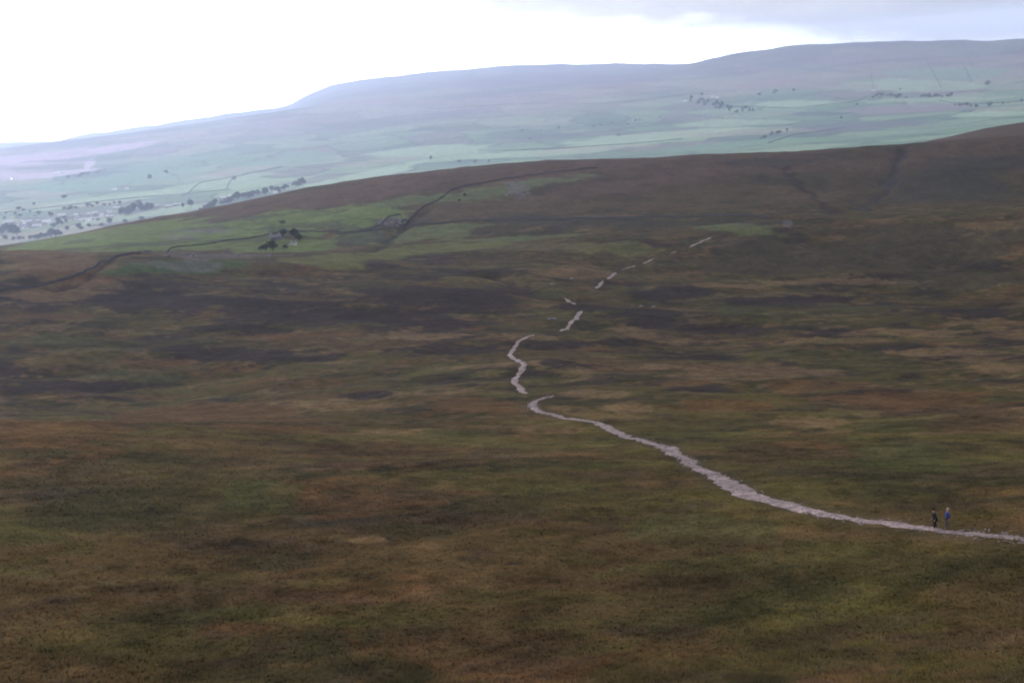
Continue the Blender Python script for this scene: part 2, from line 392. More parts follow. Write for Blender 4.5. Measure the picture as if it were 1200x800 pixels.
for p in [(380, 232, 120, 10), (480, 212, 80, 9), (680, 195, 160, 7), (750, 215, 120, 9)]:
    patch(*p, C(.125, .078, .062), .65, ang=8)
for p in [(265, 299, 75, 2.6), (460, 259, 17, 5), (606, 222, 14, 9), (240, 270, 35, 3), (210, 250 + 28, 30, 3), (921, 258, 6, 1.5)]:
    patch(*p, ROCKL, .5, rag=.9)
for pts, wd, dp in gul:
    m = near_box(pts, wd * 3); dd = polydist(pts, X[m] + 22 * fbm(X[m], Y[m], 30, 4, 33), Y[m]) + wd * 1.6 * n_mid[m]
    mixin(C(.055, .050, .070) if wd == 8 else HEATH, (1 - sstep(wd * .3, wd * .9, dd)) * .6, m)
# fellside opposite: pastures, quarry floors, rough ground
PALE = C(.33, .44, .22); MINT = C(.17, .30, .15); PINK = C(.48, .38, .34); DUSK = C(.085, .105, .085); STRAW = C(.34, .32, .19)
for p in [(45, 192, 75, 12, 5, C(.34, .29, .27), .6), (60, 182, 110, 5, 5, PINK, .6), (30, 190, 70, 4, 3, PINK, .7), (70, 204, 60, 3, 6, C(.55, .47, .43), .8), (20, 206, 40, 6, 2, PINK, .8), (105, 192, 5, 14, -35, C(.6, .5, .45), .7), (145, 172, 40, 4, 8, PINK, .7),
          (100, 186, 70, 3, 3, DUSK, .7), (50, 196, 60, 3, 3, DUSK, .6), (60, 171, 90, 4, 4, DUSK, .5), (115, 203, 45, 4, 8, DUSK, .7),
          (90, 220, 60, 6, 2, MINT, .8), (180, 204, 70, 8, 8, MINT, .7), (120, 235, 130, 5, 6, PALE, .8), (240, 216, 90, 5, 10, PALE, .8), (290, 198, 80, 4, 10, STRAW, .7), (200, 190, 80, 5, 8, MINT, .7),
          (300, 215, 60, 5, 8, PALE, .7), (120, 258, 40, 4, 8, PALE, .8), (200, 246, 60, 4, 8, PALE, .8), (330, 232, 90, 4, 16, PALE, .9), (420, 208, 80, 5, 12, PALE, .9), (30, 244, 60, 4, 6, STRAW, .4),
          (500, 176, 90, 6, 3, PALE, .85), (440, 190, 60, 4, 6, STRAW, .6), (620, 180, 110, 4, 3, PALE, .8), (350, 186, 60, 7, 6, MINT, .8), (620, 158, 70, 6, 0, DUSK, .6), (720, 148, 110, 4, 3, DUSK, .5), (760, 160, 110, 6, 5, PALE, .8),
          (560, 150, 120, 4, 2, DUSK, .4), (560, 120, 160, 4, 2, C(.24, .20, .16), .6), (480, 128, 80, 3, 0, STRAW, .3), (680, 175, 80, 3, 4, STRAW, .5),
          (930, 122, 60, 5, 2, PALE, .9), (860, 145, 70, 4, 2, PALE, .6), (1070, 100, 110, 8, 0, PALE, .7), (1120, 85, 100, 7, 0, MINT, .7), (930, 100, 90, 4, 0, C(.28, .22, .17), .6), (1060, 128, 90, 5, 2, PINK * .55, .7),
          (960, 133, 40, 3, 0, DUSK, .8), (1000, 148, 120, 6, 2, C(.13, .12, .13), .7), (910, 160, 90, 5, 4, DUSK, .5), (850, 170, 80, 4, 6, MINT, .7), (1170, 133, 60, 4, 2, PALE, .8), (1100, 117, 90, 3, 2, PALE, .7), (860, 156, 80, 3, 2, STRAW, .5),
          (900, 75, 120, 5, 2, C(.12, .13, .11), .5), (770, 112, 60, 3, 0, DUSK, .4), (620, 95, 140, 6, 2, C(.15, .13, .15), .5)]:
    patch(*p[:4], p[5], p[6], ang=p[4], rag=.45, lo=2400)
mixin(C(.062, .052, .034), PM * .5)
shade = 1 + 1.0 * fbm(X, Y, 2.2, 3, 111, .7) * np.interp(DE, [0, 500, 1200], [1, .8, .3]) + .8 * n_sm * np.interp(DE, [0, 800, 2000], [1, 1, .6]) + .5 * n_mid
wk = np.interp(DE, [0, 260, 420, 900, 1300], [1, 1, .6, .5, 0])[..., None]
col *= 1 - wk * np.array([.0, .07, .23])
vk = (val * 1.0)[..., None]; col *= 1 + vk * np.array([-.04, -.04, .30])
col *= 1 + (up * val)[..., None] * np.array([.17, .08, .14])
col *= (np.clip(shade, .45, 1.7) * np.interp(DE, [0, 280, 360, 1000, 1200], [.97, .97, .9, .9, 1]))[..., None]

# ------------------------------------------------------------------ helpers for objects and materials
def tag(o, label=None, cat=None, group=None, kind=None):
    if label: o['label'] = label
    if cat: o['category'] = cat
    if group: o['group'] = group
    if kind: o['kind'] = kind
    return o
def link_mesh(name, me, mat, parent=None):
    o = bpy.data.objects.new(name, me); COL.objects.link(o)
    if mat: me.materials.append(mat)
    if parent: o.parent = parent
    return o
def empty(name, loc, rz=0):
    o = bpy.data.objects.new(name, None); COL.objects.link(o); o.location = loc; o.rotation_euler = (0, 0, rz); o.empty_display_size = .5
    return o
def np_mesh(name, V, Fq, cols=None, smooth=True):
    me = bpy.data.meshes.new(name); k = Fq.shape[1]
    me.vertices.add(len(V)); me.vertices.foreach_set('co', np.ascontiguousarray(V, np.float32).ravel())
    me.loops.add(Fq.size); me.loops.foreach_set('vertex_index', np.ascontiguousarray(Fq, np.int32).ravel())
    me.polygons.add(len(Fq)); me.polygons.foreach_set('loop_start', np.arange(0, Fq.size, k, dtype=np.int32))
    try: me.polygons.foreach_set('loop_total', np.full(len(Fq), k, np.int32))
    except Exception: pass
    me.polygons.foreach_set('use_smooth', np.full(len(Fq), smooth, bool))
    if cols is not None:
        a_ = me.attributes.new('cover', 'FLOAT_COLOR', 'POINT')
        c4 = np.ones((len(V), 4), np.float32); c4[:, :3] = cols; a_.data.foreach_set('color', c4.ravel())
    me.update(calc_edges=True); me.validate()
    return me
def material(name, base=None, attr=None, rough=.9, spec=.2, noise=None, bump=None, lo=.25, hi=.75):
    m = bpy.data.materials.new(name); m.use_nodes = True
    n = m.node_tree.nodes; l = m.node_tree.links; b = n['Principled BSDF']
    b.inputs['Roughness'].default_value = rough; b.inputs['Specular IOR Level'].default_value = spec
    g_ = n.new('ShaderNodeNewGeometry')
    if attr:
        a_ = n.new('ShaderNodeAttribute'); a_.attribute_name = attr; src = a_.outputs['Color']
    else:
        c_ = n.new('ShaderNodeRGB'); c_.outputs[0].default_value = (*base, 1); src = c_.outputs[0]
    for sc_, v in (noise or []):
        t = n.new('ShaderNodeTexNoise'); t.inputs['Scale'].default_value = sc_; t.inputs['Detail'].default_value = 4; l.new(g_.outputs['Position'], t.inputs['Vector'])
        r_ = n.new('ShaderNodeMapRange'); r_.inputs['From Min'].default_value = lo; r_.inputs['From Max'].default_value = hi
        r_.inputs['To Min'].default_value = 1 - v; r_.inputs['To Max'].default_value = 1 + v; l.new(t.outputs['Fac'], r_.inputs['Value'])
        mm = n.new('ShaderNodeVectorMath'); mm.operation = 'SCALE'; l.new(src, mm.inputs[0]); l.new(r_.outputs[0], mm.inputs['Scale']); src = mm.outputs[0]
    l.new(src, b.inputs['Base Color'])
    if bump:
        t = n.new('ShaderNodeTexNoise'); t.inputs['Scale'].default_value = bump[0]; t.inputs['Detail'].default_value = 5; l.new(g_.outputs['Position'], t.inputs['Vector'])
        bp = n.new('ShaderNodeBump'); bp.inputs['Distance'].default_value = bump[1]; bp.inputs['Strength'].default_value = .8
        l.new(t.outputs['Fac'], bp.inputs['Height']); l.new(bp.outputs[0], b.inputs['Normal'])
    return m

# ------------------------------------------------------------------ the ground sheet
nr, nc = H.shape
V = np.stack([X, Y, H], -1).reshape(-1, 3)
ii, jj = np.meshgrid(np.arange(nr - 1), np.arange(nc), indexing='ij')
j2 = (jj + 1) % nc
Fq = np.stack([ii * nc + jj, ii * nc + j2, (ii + 1) * nc + j2, (ii + 1) * nc + jj], -1).reshape(-1, 4)[:, ::-1]
Vc = np.concatenate([V, [[0, 0, -1.75]]]); 
M_ground = material('moorland', attr='cover', rough=1, spec=.05, noise=[(.9, .22), (3.5, .22)], bump=(1.4, .25))
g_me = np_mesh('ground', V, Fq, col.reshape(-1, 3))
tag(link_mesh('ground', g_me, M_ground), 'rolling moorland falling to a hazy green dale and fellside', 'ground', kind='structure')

# ------------------------------------------------------------------ path
M_path = material('path_stone', (.27, .20, .205), rough=.6, spec=.4, noise=[(.25, .3), (1.1, .45), (3.5, .3)], bump=(2, .25), lo=.36, hi=.64)
PV, PF, off = [], [], 0
for P in paths:
    Q = []
    for a_, b_ in zip(P[:-1], P[1:]):
        for t in (0, .2, .4, .6, .8): Q.append(a_ * (1 - t) + b_ * t)
    Q.append(P[-1]); Q = np.array(Q)
    T = np.gradient(Q, axis=0); T /= np.linalg.norm(T, axis=1)[:, None] + 1e-9
    for _ in range(4): T[1:-1] = (T[:-2] + T[1:-1] * 2 + T[2:]) / 4
    Nn = np.stack([-T[:, 1], T[:, 0]], 1)
    dist = np.hypot(Q[:, 0], Q[:, 1])
    base = np.interp(dist, [90, 140, 220, 300, 450, 600, 1000], [.72, 1.1, 1.0, .85, .85, .95, 1.1])
    wl = base * (1 + 1.7 * fbm(Q[:, 0], Q[:, 1], 2.2, 4, 81, .7) + 1.3 * fbm(Q[:, 0], Q[:, 1], 9, 2, 82))
    wr = base * (1 + 1.7 * fbm(Q[:, 0], Q[:, 1], 2.2, 4, 83, .7) + 1.3 * fbm(Q[:, 0], Q[:, 1], 9, 2, 84))
    wf = np.where((Q[:, 0] > 33.5) & (dist < 130), .5, 1.); wl = wl * wf; wr = wr * wf
    tp = np.minimum(1, np.minimum(np.arange(len(Q)), np.arange(len(Q))[::-1]) / 8 + .25)
    ks = np.linspace(-1, 1, 9)
    rows = []
    for k in ks:
        o_ = np.where(k < 0, wl, wr) * k * tp
        p = Q + Nn * o_[:, None]
        z = ground(p[:, 0], p[:, 1]) + .11 - .09 * abs(k) ** 4 + .06 * fbm(p[:, 0], p[:, 1], .8, 2, 85)
        rows.append(np.column_stack([p, z]))
    G = np.stack(rows, 1); n_ = len(Q); PV.append(G.reshape(-1, 3))
    i_, k_ = np.meshgrid(np.arange(n_ - 1), np.arange(8), indexing='ij'); b0 = off + i_ * 9 + k_
    PF.append(np.stack([b0, b0 + 9, b0 + 10, b0 + 1], -1).reshape(-1, 4)[:, ::-1]); off += n_ * 9
pm = np_mesh('path', np.concatenate(PV), np.concatenate(PF))
tag(link_mesh('path', pm, M_path), 'pale stony footpath winding down across the moor', 'path', kind='structure')

def loose_stones():
    Pn = paths[0]; n = 3200; i = rng.integers(0, len(Pn) - 1, n); t = rng.random(n)[:, None]
    p = Pn[i] * (1 - t) + Pn[i + 1] * t; d_ = Pn[i + 1] - Pn[i]; d_ /= np.linalg.norm(d_, axis=1)[:, None] + 1e-9
    p = p + np.stack([-d_[:, 1], d_[:, 0]], 1) * (rng.normal(0, .7, n))[:, None]
    r_ = rng.uniform(.04, .14, n); z = ground(p[:, 0], p[:, 1]) + .09
    O = np.array([[1, 0, 0], [0, 1, 0], [-1, 0, 0], [0, -1, 0], [0, 0, .7], [0, 0, -.7]]); Fo = np.array([[0, 1, 4], [1, 2, 4], [2, 3, 4], [3, 0, 4], [1, 0, 5], [2, 1, 5], [3, 2, 5], [0, 3, 5]])
    V_ = np.column_stack([p, z])[:, None, :] + O[None] * r_[:, None, None] * rng.uniform(.6, 1.3, (n, 6, 1))
    F_ = (np.arange(n) * 6)[:, None, None] + Fo[None]
    tone = rng.uniform(.12, .36, n)[:, None] * np.array([1, .84, .86]); cv = np.repeat(tone, 6, 0)
    o = link_mesh('gravel', np_mesh('gravel', V_.reshape(-1, 3), F_.reshape(-1, 3), cv, smooth=False), material('loose_stone', attr='cover', rough=.8))
    tag(o, 'loose stones scattered over the near footpath', 'gravel', kind='stuff')
loose_stones()

# ------------------------------------------------------------------ moor grass tufts (uncountable)
def grass():
    n = 150000
    az = rng.uniform(-R(23.5), R(23.5), n); inv = rng.uniform(1 / 300, 1 / 60, n); dd = 1 / inv
    x, y = dd * np.sin(az), dd * np.cos(az)
    pmv = interp_grid(PM, az, dd); keep = (pmv < .25) | ((pmv < .85) & (rng.random(n) < .4)) | ((x > 35) & (dd < 125) & (rng.random(n) < .5))
    x, y, az, dd = x[keep], y[keep], az[keep], dd[keep]; n = len(x)
    z = ground(x, y)
    cc = np.stack([interp_grid(col[..., k].astype(float), az, dd) for k in range(3)], -1)
    hue = rng.uniform(-1, 1, n)
    cc *= (1 + .22 * rng.uniform(-1, 1, n))[:, None] * np.stack([1 + .12 * hue, 1 - .02 * hue, 1 - .08 * hue], -1)
    B = 6; VV = np.empty((n, B, 3, 3), np.float32)
    for b in range(B):
        th = rng.uniform(0, 6.283, n); h = rng.uniform(.05, .2, n); ln = rng.uniform(.1, .35, n); ro = rng.uniform(0, .16, n)
        wd = rng.uniform(.03, .06, n)
        bx, by = x + ro * np.cos(th), y + ro * np.sin(th)
        VV[:, b, 0] = np.stack([bx - wd * np.sin(th), by + wd * np.cos(th), z - .04], -1)
        VV[:, b, 1] = np.stack([bx + wd * np.sin(th), by - wd * np.cos(th), z - .04], -1)
        VV[:, b, 2] = np.stack([bx + ln * np.cos(th), by + ln * np.sin(th), z + h], -1)
    V_ = VV.reshape(-1, 3); F_ = np.arange(len(V_)).reshape(-1, 3)
    cv = np.repeat(cc * 1.35, B * 3, axis=0)
    me = np_mesh('moor_grass', V_, F_, cv, smooth=False)
    o = link_mesh('moor_grass', me, material('moor_grass', attr='cover', rough=.9, spec=.1))
    tag(o, 'rough tussocky moor grass in olive and brown on the near slope', 'grass', kind='stuff')
grass()

# ------------------------------------------------------------------ dry stone walls
M_wall = material('wall_stone', (.09, .086, .09), rough=.95, noise=[(1.5, .3), (6, .25)])
M_wall2 = material('field_wall_stone', (.12, .125, .12), rough=.95, noise=[(.6, .3)])
def stone_wall(px, label, h=1.5, wd=.7, group=None, mat=None, lo=0, name='dry_stone_wall'):
    w3 = [hit(*q, lo)[:2] for q in px]; Q = []
    for a_, b_ in zip(w3[:-1], w3[1:]):
        l = math.hypot(b_[0] - a_[0], b_[1] - a_[1]); n = max(2, int(l / (3 if lo == 0 else 14)))
        for k in range(n): Q.append((a_[0] + (b_[0] - a_[0]) * k / n, a_[1] + (b_[1] - a_[1]) * k / n))
    Q.append(w3[-1]); Q = np.array(Q)
    for _ in range(3): Q[1:-1] = (Q[:-2] + 2 * Q[1:-1] + Q[2:]) / 4
    T = np.gradient(Q, axis=0); T /= np.linalg.norm(T, axis=1)[:, None] + 1e-9
    Nn = np.stack([-T[:, 1], T[:, 0]], 1); n = len(Q)
    top = h * (1 + .7 * fbm(Q[:, 0], Q[:, 1], 5, 3, 95))
    prof = [(-.5, -1.0), (-.42, .6), (-.3, 1), (.3, 1), (.42, .6), (.5, -1.0)]
    rows = []
    for u, v in prof:
        p = Q + Nn * (u * wd); z = ground(Q[:, 0], Q[:, 1]) + np.where(v < 0, -1.0, top * v)
        rows.append(np.column_stack([p, z]))
    G = np.stack(rows, 1); k = 6
    i_, k_ = np.meshgrid(np.arange(n - 1), np.arange(k), indexing='ij'); kn = (k_ + 1) % k
    Fq_ = np.stack([i_ * k + k_, i_ * k + kn, (i_ + 1) * k + kn, (i_ + 1) * k + k_], -1).reshape(-1, 4)
    c0 = Q[0]; z0 = float(ground(c0[0], c0[1])); G = G.reshape(-1, 3) - np.array([c0[0], c0[1], z0])
    o = link_mesh(name, np_mesh(name, G, Fq_, smooth=False), mat or M_wall); o.location = (c0[0], c0[1], z0)
    tag(o, label, 'wall', group); return o
WALLS = [
 ([(0, 341), (30, 338), (60, 332), (90, 324), (112, 314), (130, 304), (150, 299), (165, 297)], 'dark dry stone wall climbing from the left moor to the corner of the green field', 1.5),
 ([(168, 297), (200, 291), (250, 285), (300, 278), (335, 271), (400, 272)], 'long dark stone wall crossing the green pasture in front of the ruined farm', 1.2),
 ([(402, 273), (440, 271), (475, 268), (520, 262), (560, 258), (640, 257), (740, 256), (850, 253), (905, 256)], 'long stone wall running level along the foot of the brown hill', 1.6),
 ([(472, 266), (482, 255), (494, 244), (512, 236), (520, 230), (528, 223), (545, 218), (575, 213), (610, 207), (650, 202), (700, 197)], 'dark wall zigzagging up the brown hillside above the lilac rock face', 1.3),
 ([(408, 272), (425, 272), (440, 267), (450, 260), (456, 254), (470, 252)], 'short curving wall around the top of the lilac rock face', 1.4),
 
 ([(318, 292), (322, 284), (318, 272), (316, 264)], 'dark wall climbing past the ruined farm between its trees', 2.0)]
for px, lb, hh in WALLS: stone_wall(px, lb, hh)
FW = [([(1018, 74), (1021, 90), (1024, 106)], 'straight field wall rising from the farm beside the far copse'),
      ([(1086, 70), (1094, 86), (1104, 104)], 'slanting field wall between the two copses on the far fellside'),
      ([(1128, 74), (1134, 86), (1140, 97)], 'short slanting field wall above the rightmost copse'),
      ([(800, 112), (700, 122), (600, 122), (500, 128)], 'long level wall across the upper far fellside'),
      ([(0, 250), (60, 243), (130, 235), (200, 229), (270, 222)], 'long field wall above the village roofs'),
      ([(212, 231), (235, 214), (300, 202), (330, 196)], 'field wall edging the straw coloured far field'),
      ([(265, 222), (270, 212), (275, 207)], 'short wall running up to the lone round tree'),
      ([(190, 200), (207, 206), (212, 214)], 'short curved wall right of the white farmstead'),
      ([(560, 176), (640, 175), (720, 170), (800, 163)], 'far valley wall below the pale central pastures'),
      ([(860, 125), (930, 127), (1000, 120), (1020, 112)], 'field wall running from the plantation to the far copse'),
      ([(1100, 118), (1140, 122), (1200, 119)], 'field wall right of the long far copse'),
      ([(900, 168), (930, 158), (990, 150)], 'field wall low on the far fellside behind the brown hill')]
for px, lb in FW: stone_wall(px, lb, 3.2, 2.2, mat=M_wall2, lo=2500, name='field_wall')

# ------------------------------------------------------------------ trees
M_leaf = [material('tree_leaf', (.050, .070, .036), noise=[(.4, .35)]), material('dark_leaf', (.034, .050, .032), noise=[(.4, .35)]), material('dull_leaf', (.06, .066, .045), noise=[(.4, .35)])]
M_bark = material('bark', (.06, .05, .042))
def crown_mesh(kind, seed):
    rr = np.random.default_rng(seed); n = 520
    if kind == 'round':
        blobs = [(rr.uniform(-.22, .22), rr.uniform(-.22, .22), rr.uniform(.42, .85), rr.uniform(.13, .24)) for _ in range(9)]
    elif kind == 'thorn':
        blobs = [(rr.uniform(-.1, .5), rr.uniform(-.15, .15), rr.uniform(.45, .8), rr.uniform(.1, .2)) for _ in range(7)]
    else:
        blobs = [(rr.uniform(-.03, .03), rr.uniform(-.03, .03), z, .22 * (1.04 - z)) for z in np.linspace(.2, .97, 9)]
    VV = []
    for i in range(n):
        bx, by, bz, br = blobs[rr.integers(len(blobs))]
        v = rr.normal(size=3); v /= np.linalg.norm(v); v *= br * rr.uniform(.55, 1.12)
        if kind == 'conifer': v[2] *= .5
        c = np.array([bx, by, bz]) + v
        a_ = rr.normal(size=3); a_ /= np.linalg.norm(a_); b_ = np.cross(a_, rr.normal(size=3)); b_ /= np.linalg.norm(b_); s = rr.uniform(.04, .075)
        VV += [c - s * a_, c + s * b_, c + s * a_, c - s * b_]
    V_ = np.array(VV); return np_mesh('crown', V_, np.arange(len(V_)).reshape(-1, 4), smooth=False)
def trunk_mesh(seed, lean=0.0, top=.62):
    bm = bmesh.new(); rr = random.Random(seed)
    def limb(p0, p1, ra, rb, seg=6):
        p0, p1 = Vector(p0), Vector(p1); d_ = (p1 - p0).normalized(); q = d_.to_track_quat('Z', 'Y')
        A_ = [bm.verts.new(p0 + q @ Vector((ra * math.cos(t * 6.283 / seg), ra * math.sin(t * 6.283 / seg), 0))) for t in range(seg)]
        B_ = [bm.verts.new(p1 + q @ Vector((rb * math.cos(t * 6.283 / seg), rb * math.sin(t * 6.283 / seg), 0))) for t in range(seg)]
        for t in range(seg): bm.faces.new((A_[t], A_[(t + 1) % seg], B_[(t + 1) % seg], B_[t]))
        bm.faces.new(B_); bm.faces.new(A_[::-1])
    limb((0, 0, -.04), (lean * .5, 0, .35), .04, .028); limb((lean * .5, 0, .34), (lean, 0, top), .028, .012)
    for k in range(5):
        a_ = rr.uniform(0, 6.28); z = rr.uniform(.3, .5)
        limb((lean * z * 1.4, 0, z), (lean * z * 1.4 + .2 * math.cos(a_), .2 * math.sin(a_), z + .2), .014, .005, 5)
    me = bpy.data.meshes.new('trunk'); bm.to_mesh(me); bm.free(); return me
CR = {}
for kd in ('round', 'thorn', 'conifer'):
    for s in range(3):
        me = crown_mesh(kd, 10 + s); me.materials.append(M_leaf[{'round': 0, 'thorn': 1, 'conifer': 1}[kd]] if s < 2 else M_leaf[2 if kd == 'round' else 1])
        tm = trunk_mesh(s, .15 if kd == 'thorn' else 0, .9 if kd == 'conifer' else .62); tm.materials.append(M_bark); CR[kd, s] = (me, tm)
def tree(px, py, h, kind, label, group=None, wide=1.0, lo=2400, hi=1e9, name=None):
    p = at(px, py, lo, hi); s = random.randrange(3); cm, tm = CR[kind, s]
    o = empty(name or {'round': 'broadleaf_tree', 'thorn': 'hawthorn_tree', 'conifer': 'conifer_tree'}[kind], p, random.uniform(0, 6.28))
    hh = h * (random.uniform(.6, 1.25) if lo > 2000 else random.uniform(.9, 1.1)); wide *= random.uniform(.9, 1.6) if lo > 2000 else 1; o.scale = (hh * wide, hh * wide, hh)
    for nm, me in (('crown', cm), ('trunk', tm)):
        c = bpy.data.objects.new(nm, me); COL.objects.link(c); c.parent = o
    tag(o, label, 'tree', group)
# singles
for px, py, h, wd, lb in [(505, 188, 24, 1.0, 'lone dark tree in the pale pasture just above the brown ridge'),
        (355, 218, 30, .8, 'tall dark tree at the upper end of the long wood'),
        (275, 212, 24, 1.3, 'lone round tree in the pale field above the long wood'),
        (163, 240, 26, 1.3, 'big round tree standing above the wood beside the village'),
        (195, 204, 20, 1.4, 'hazy tree in the field right of the white farmstead'),
        (176, 211, 20, 1.2, 'hazy tree between the farmstead and the wood'),
        (215, 244, 24, .8, 'narrow dark tree beside the pale terrace of houses'),
        (224, 243, 26, 1.0, 'dark tree at the right end of the pale terrace of houses'),
        (75, 233, 18, 1.6, 'bushy tree in the hedge above the village'),
        (538, 191, 13, 1.3, 'small dark tree close above the brown ridge crest'),
        (557, 191, 14, 1.5, 'small bush tree right along the ridge skyline'),
        (573, 190, 13, 1.5, 'rightmost of the small bushes along the ridge skyline'),
        (621, 164, 14, 1.2, 'lone small tree in the middle of the far valley'),
        (1004, 124, 17, 1.2, 'lone tree between the plantation and the far copses'),
        (847, 140, 12, 1.2, 'small tree in the pasture below the plantation'),
        (986, 140, 12, 1.2, 'small tree on the pinkish ground below the far copses'),
        (1157, 101, 26, 1.1, 'large tree high on the far fellside at the right'),
        (890, 112, 16, 1.3, 'leftmost tree of the high wall above the plantation'),
        (930, 108, 17, 1.1, 'tree on the high track left of the pale farm'),
        (823, 113, 20, 1.1, 'tree standing above the white farm at the plantation'),
        (725, 160, 12, 1.4, 'small tree in the valley left of the bright pasture'),
        (22, 247, 20, 1.4, 'hazy tree above the left end of the village'),
        (40, 241, 20, 1.2, 'hazy hedge tree left above the village roofs'),
        (1055, 106, 18, 1.2, 'tree standing just above the right edge of the left copse')]:
    tree(px, py, h, 'round', lb, wide=wd)
def run(pts, n, h, kind, label, group, jx=3, jy=1.5, wide=1.1):
    for k in range(n):
        t = (k + random.uniform(-.3, .3)) / max(1, n - 1) * (len(pts) - 1); t = min(max(t, 0), len(pts) - 1.001); i = int(t); f = t - i
        tree(pts[i][0] * (1 - f) + pts[i + 1][0] * f + random.uniform(-jx, jx), pts[i][1] * (1 - f) + pts[i + 1][1] * f + random.uniform(-jy, jy), h, kind, label, group, wide)
run([(238, 249), (248, 245), (252, 240)], 9, 20, 'round', 'dark tree in the separate clump at the foot of the long wood', 'trees of the clump at the foot of the long wood', 3, 1.5)
run([(262, 239), (285, 233), (310, 228), (330, 223), (352, 219)], 30, 19, 'round', 'dark tree in the long narrow wood above the green ridge', 'trees of the long narrow wood', 3, 2)
run([(140, 253), (152, 250), (165, 247), (178, 244)], 18, 20, 'round', 'dark tree in the wood at the right end of the village', 'trees of the wood by the village', 5, 2.5)
run([(75, 247), (95, 244), (120, 241), (140, 240)], 14, 12, 'round', 'tree in the dark line of trees along the top of the village', 'trees along the top of the village', 4, 1)
run([(62, 266), (70, 262), (76, 258)], 8, 14, 'round', 'dark tree in the clump among the white village houses', 'trees in the clump among the village houses', 5, 2)
run([(0, 275), (12, 272), (20, 274)], 9, 20, 'round', 'dark tree in the wood at the left edge below the village', 'trees of the wood below the village', 6, 2.5)
run([(5, 254), (30, 251), (60, 250)], 10, 13, 'round', 'small tree among the left village gardens', 'trees in the left village gardens', 6, 4)
run([(10, 282), (30, 282), (48, 281)], 7, 14, 'round', 'tree in the low hedge between the village and the green slope', 'trees of the low hedge under the village', 4, 1)
run([(50, 280), (60, 278), (70, 277)], 7, 19, 'round', 'tree in the dark copse rising behind the green slope', 'trees of the copse behind the green slope', 3, 1)
run([(82, 271), (100, 268), (120, 265), (142, 262), (165, 259)], 9, 16, 'round', 'round tree peeping over the edge of the green slope', 'trees peeping over the edge of the green slope', 5, .6, 1.3)
run([(812, 118), (830, 122), (850, 127), (878, 132)], 38, 17, 'conifer', 'conifer in the dark plantation wedge on the far fellside', 'conifers of the plantation wedge', 7, 3.5, 2.0)
run([(1026, 113), (1040, 115), (1060, 113)], 16, 18, 'round', 'tree in the left of the two copses on the far fellside', 'trees of the left copse on the far fellside', 4, 3)
run([(1078, 114), (1095, 114), (1115, 113)], 14, 17, 'round', 'tree in the right hand copse, a long thin row on the far fellside', 'trees of the right copse on the far fellside', 3, 1.2)
run([(905, 110), (912, 108)], 4, 16, 'round', 'small tree of the pair of bushes on the high wall above the plantation', 'trees on the high wall above the plantation', 2, .8)
run([(1120, 125), (1150, 125), (1195, 121)], 12, 15, 'round', 'tree in the wooded bank at the far right below the fields', 'trees of the wooded bank at the far right', 6, 1.5)
run([(890, 164), (905, 158), (925, 154)], 9, 12, 'round', 'tree in the dark hedge low on the far fellside', 'trees of the hedge low on the far fellside', 3, 1)
run([(600, 158), (650, 155), (700, 150), (760, 146)], 14, 12, 'round', 'small scattered tree across the middle of the far fellside', 'scattered trees across the far fellside', 14, 4, 1.2)
run([(80, 209), (100, 205), (120, 201)], 9, 15, 'round', 'tree screening the foot of the quarry', 'trees at the foot of the quarry', 6, 1.5, 1.3)
# trees around the ruined farm, much nearer
for px, py, h, kd, wd, lb in [(305, 295, 5, 'thorn', 1.3, 'low dark thorn left of the wall below the ruined farm'), (312, 295, 7, 'thorn', 1.2, 'dark thorn against the wall below the ruined farm'),
        (320, 294, 8, 'round', 1.2, 'bushy dark tree at the foot of the wall by the ruined farm'), (331, 279, 7.5, 'round', 1.1, 'dark tree standing behind the ruined farm'),
        (346, 279, 9, 'round', 1.2, 'tallest dark tree above the right end of the ruined farm'), (351, 283, 8, 'round', 1.1, 'dark tree at the right end of the ruined farm'),
        (333, 293, 5, 'thorn', 1.2, 'small green thorn below the ruined farm'), (330, 264, 5, 'thorn', 1.5, 'thorn bush on the slope above the ruined farm'),
        (545, 231, 4, 'thorn', 1.4, 'dark thorn bush on the green patch of the brown hill'), (538, 237, 3.5, 'thorn', 1.6, 'low dark bush left of the thorn on the green hillside patch')]:
    tree(px, py, h, kd, lb, wide=wd, lo=900, hi=1700)

# ------------------------------------------------------------------ buildings
M_white = material('white_render', (.80, .79, .76), noise=[(.3, .05)]); M_stone = material('house_stone', (.42, .40, .37), noise=[(.5, .12)])
M_ruin = material('ruin_stone', (.20, .19, .20), noise=[(1, .25)])
M_slate = material('slate', (.20, .20, .23), rough=.6, noise=[(.5, .15)]); M_pale = material('pale_sheet_roof', (.62, .62, .66), rough=.5, noise=[(.2, .08)])
M_glass = material('window_glass', (.03, .035, .045), rough=.15, spec=.6); M_door = material('door_paint', (.12, .10, .09))
def box_bm(bm, x0, x1, y0, y1, z0, z1):
    v = [bm.verts.new(q) for q in ((x0, y0, z0), (x1, y0, z0), (x1, y1, z0), (x0, y1, z0), (x0, y0, z1), (x1, y0, z1), (x1, y1, z1), (x0, y1, z1))]
    for f in ((3, 2, 1, 0), (4, 5, 6, 7), (0, 1, 5, 4), (1, 2, 6, 5), (2, 3, 7, 6), (3, 0, 4, 7)): bm.faces.new([v[i] for i in f])
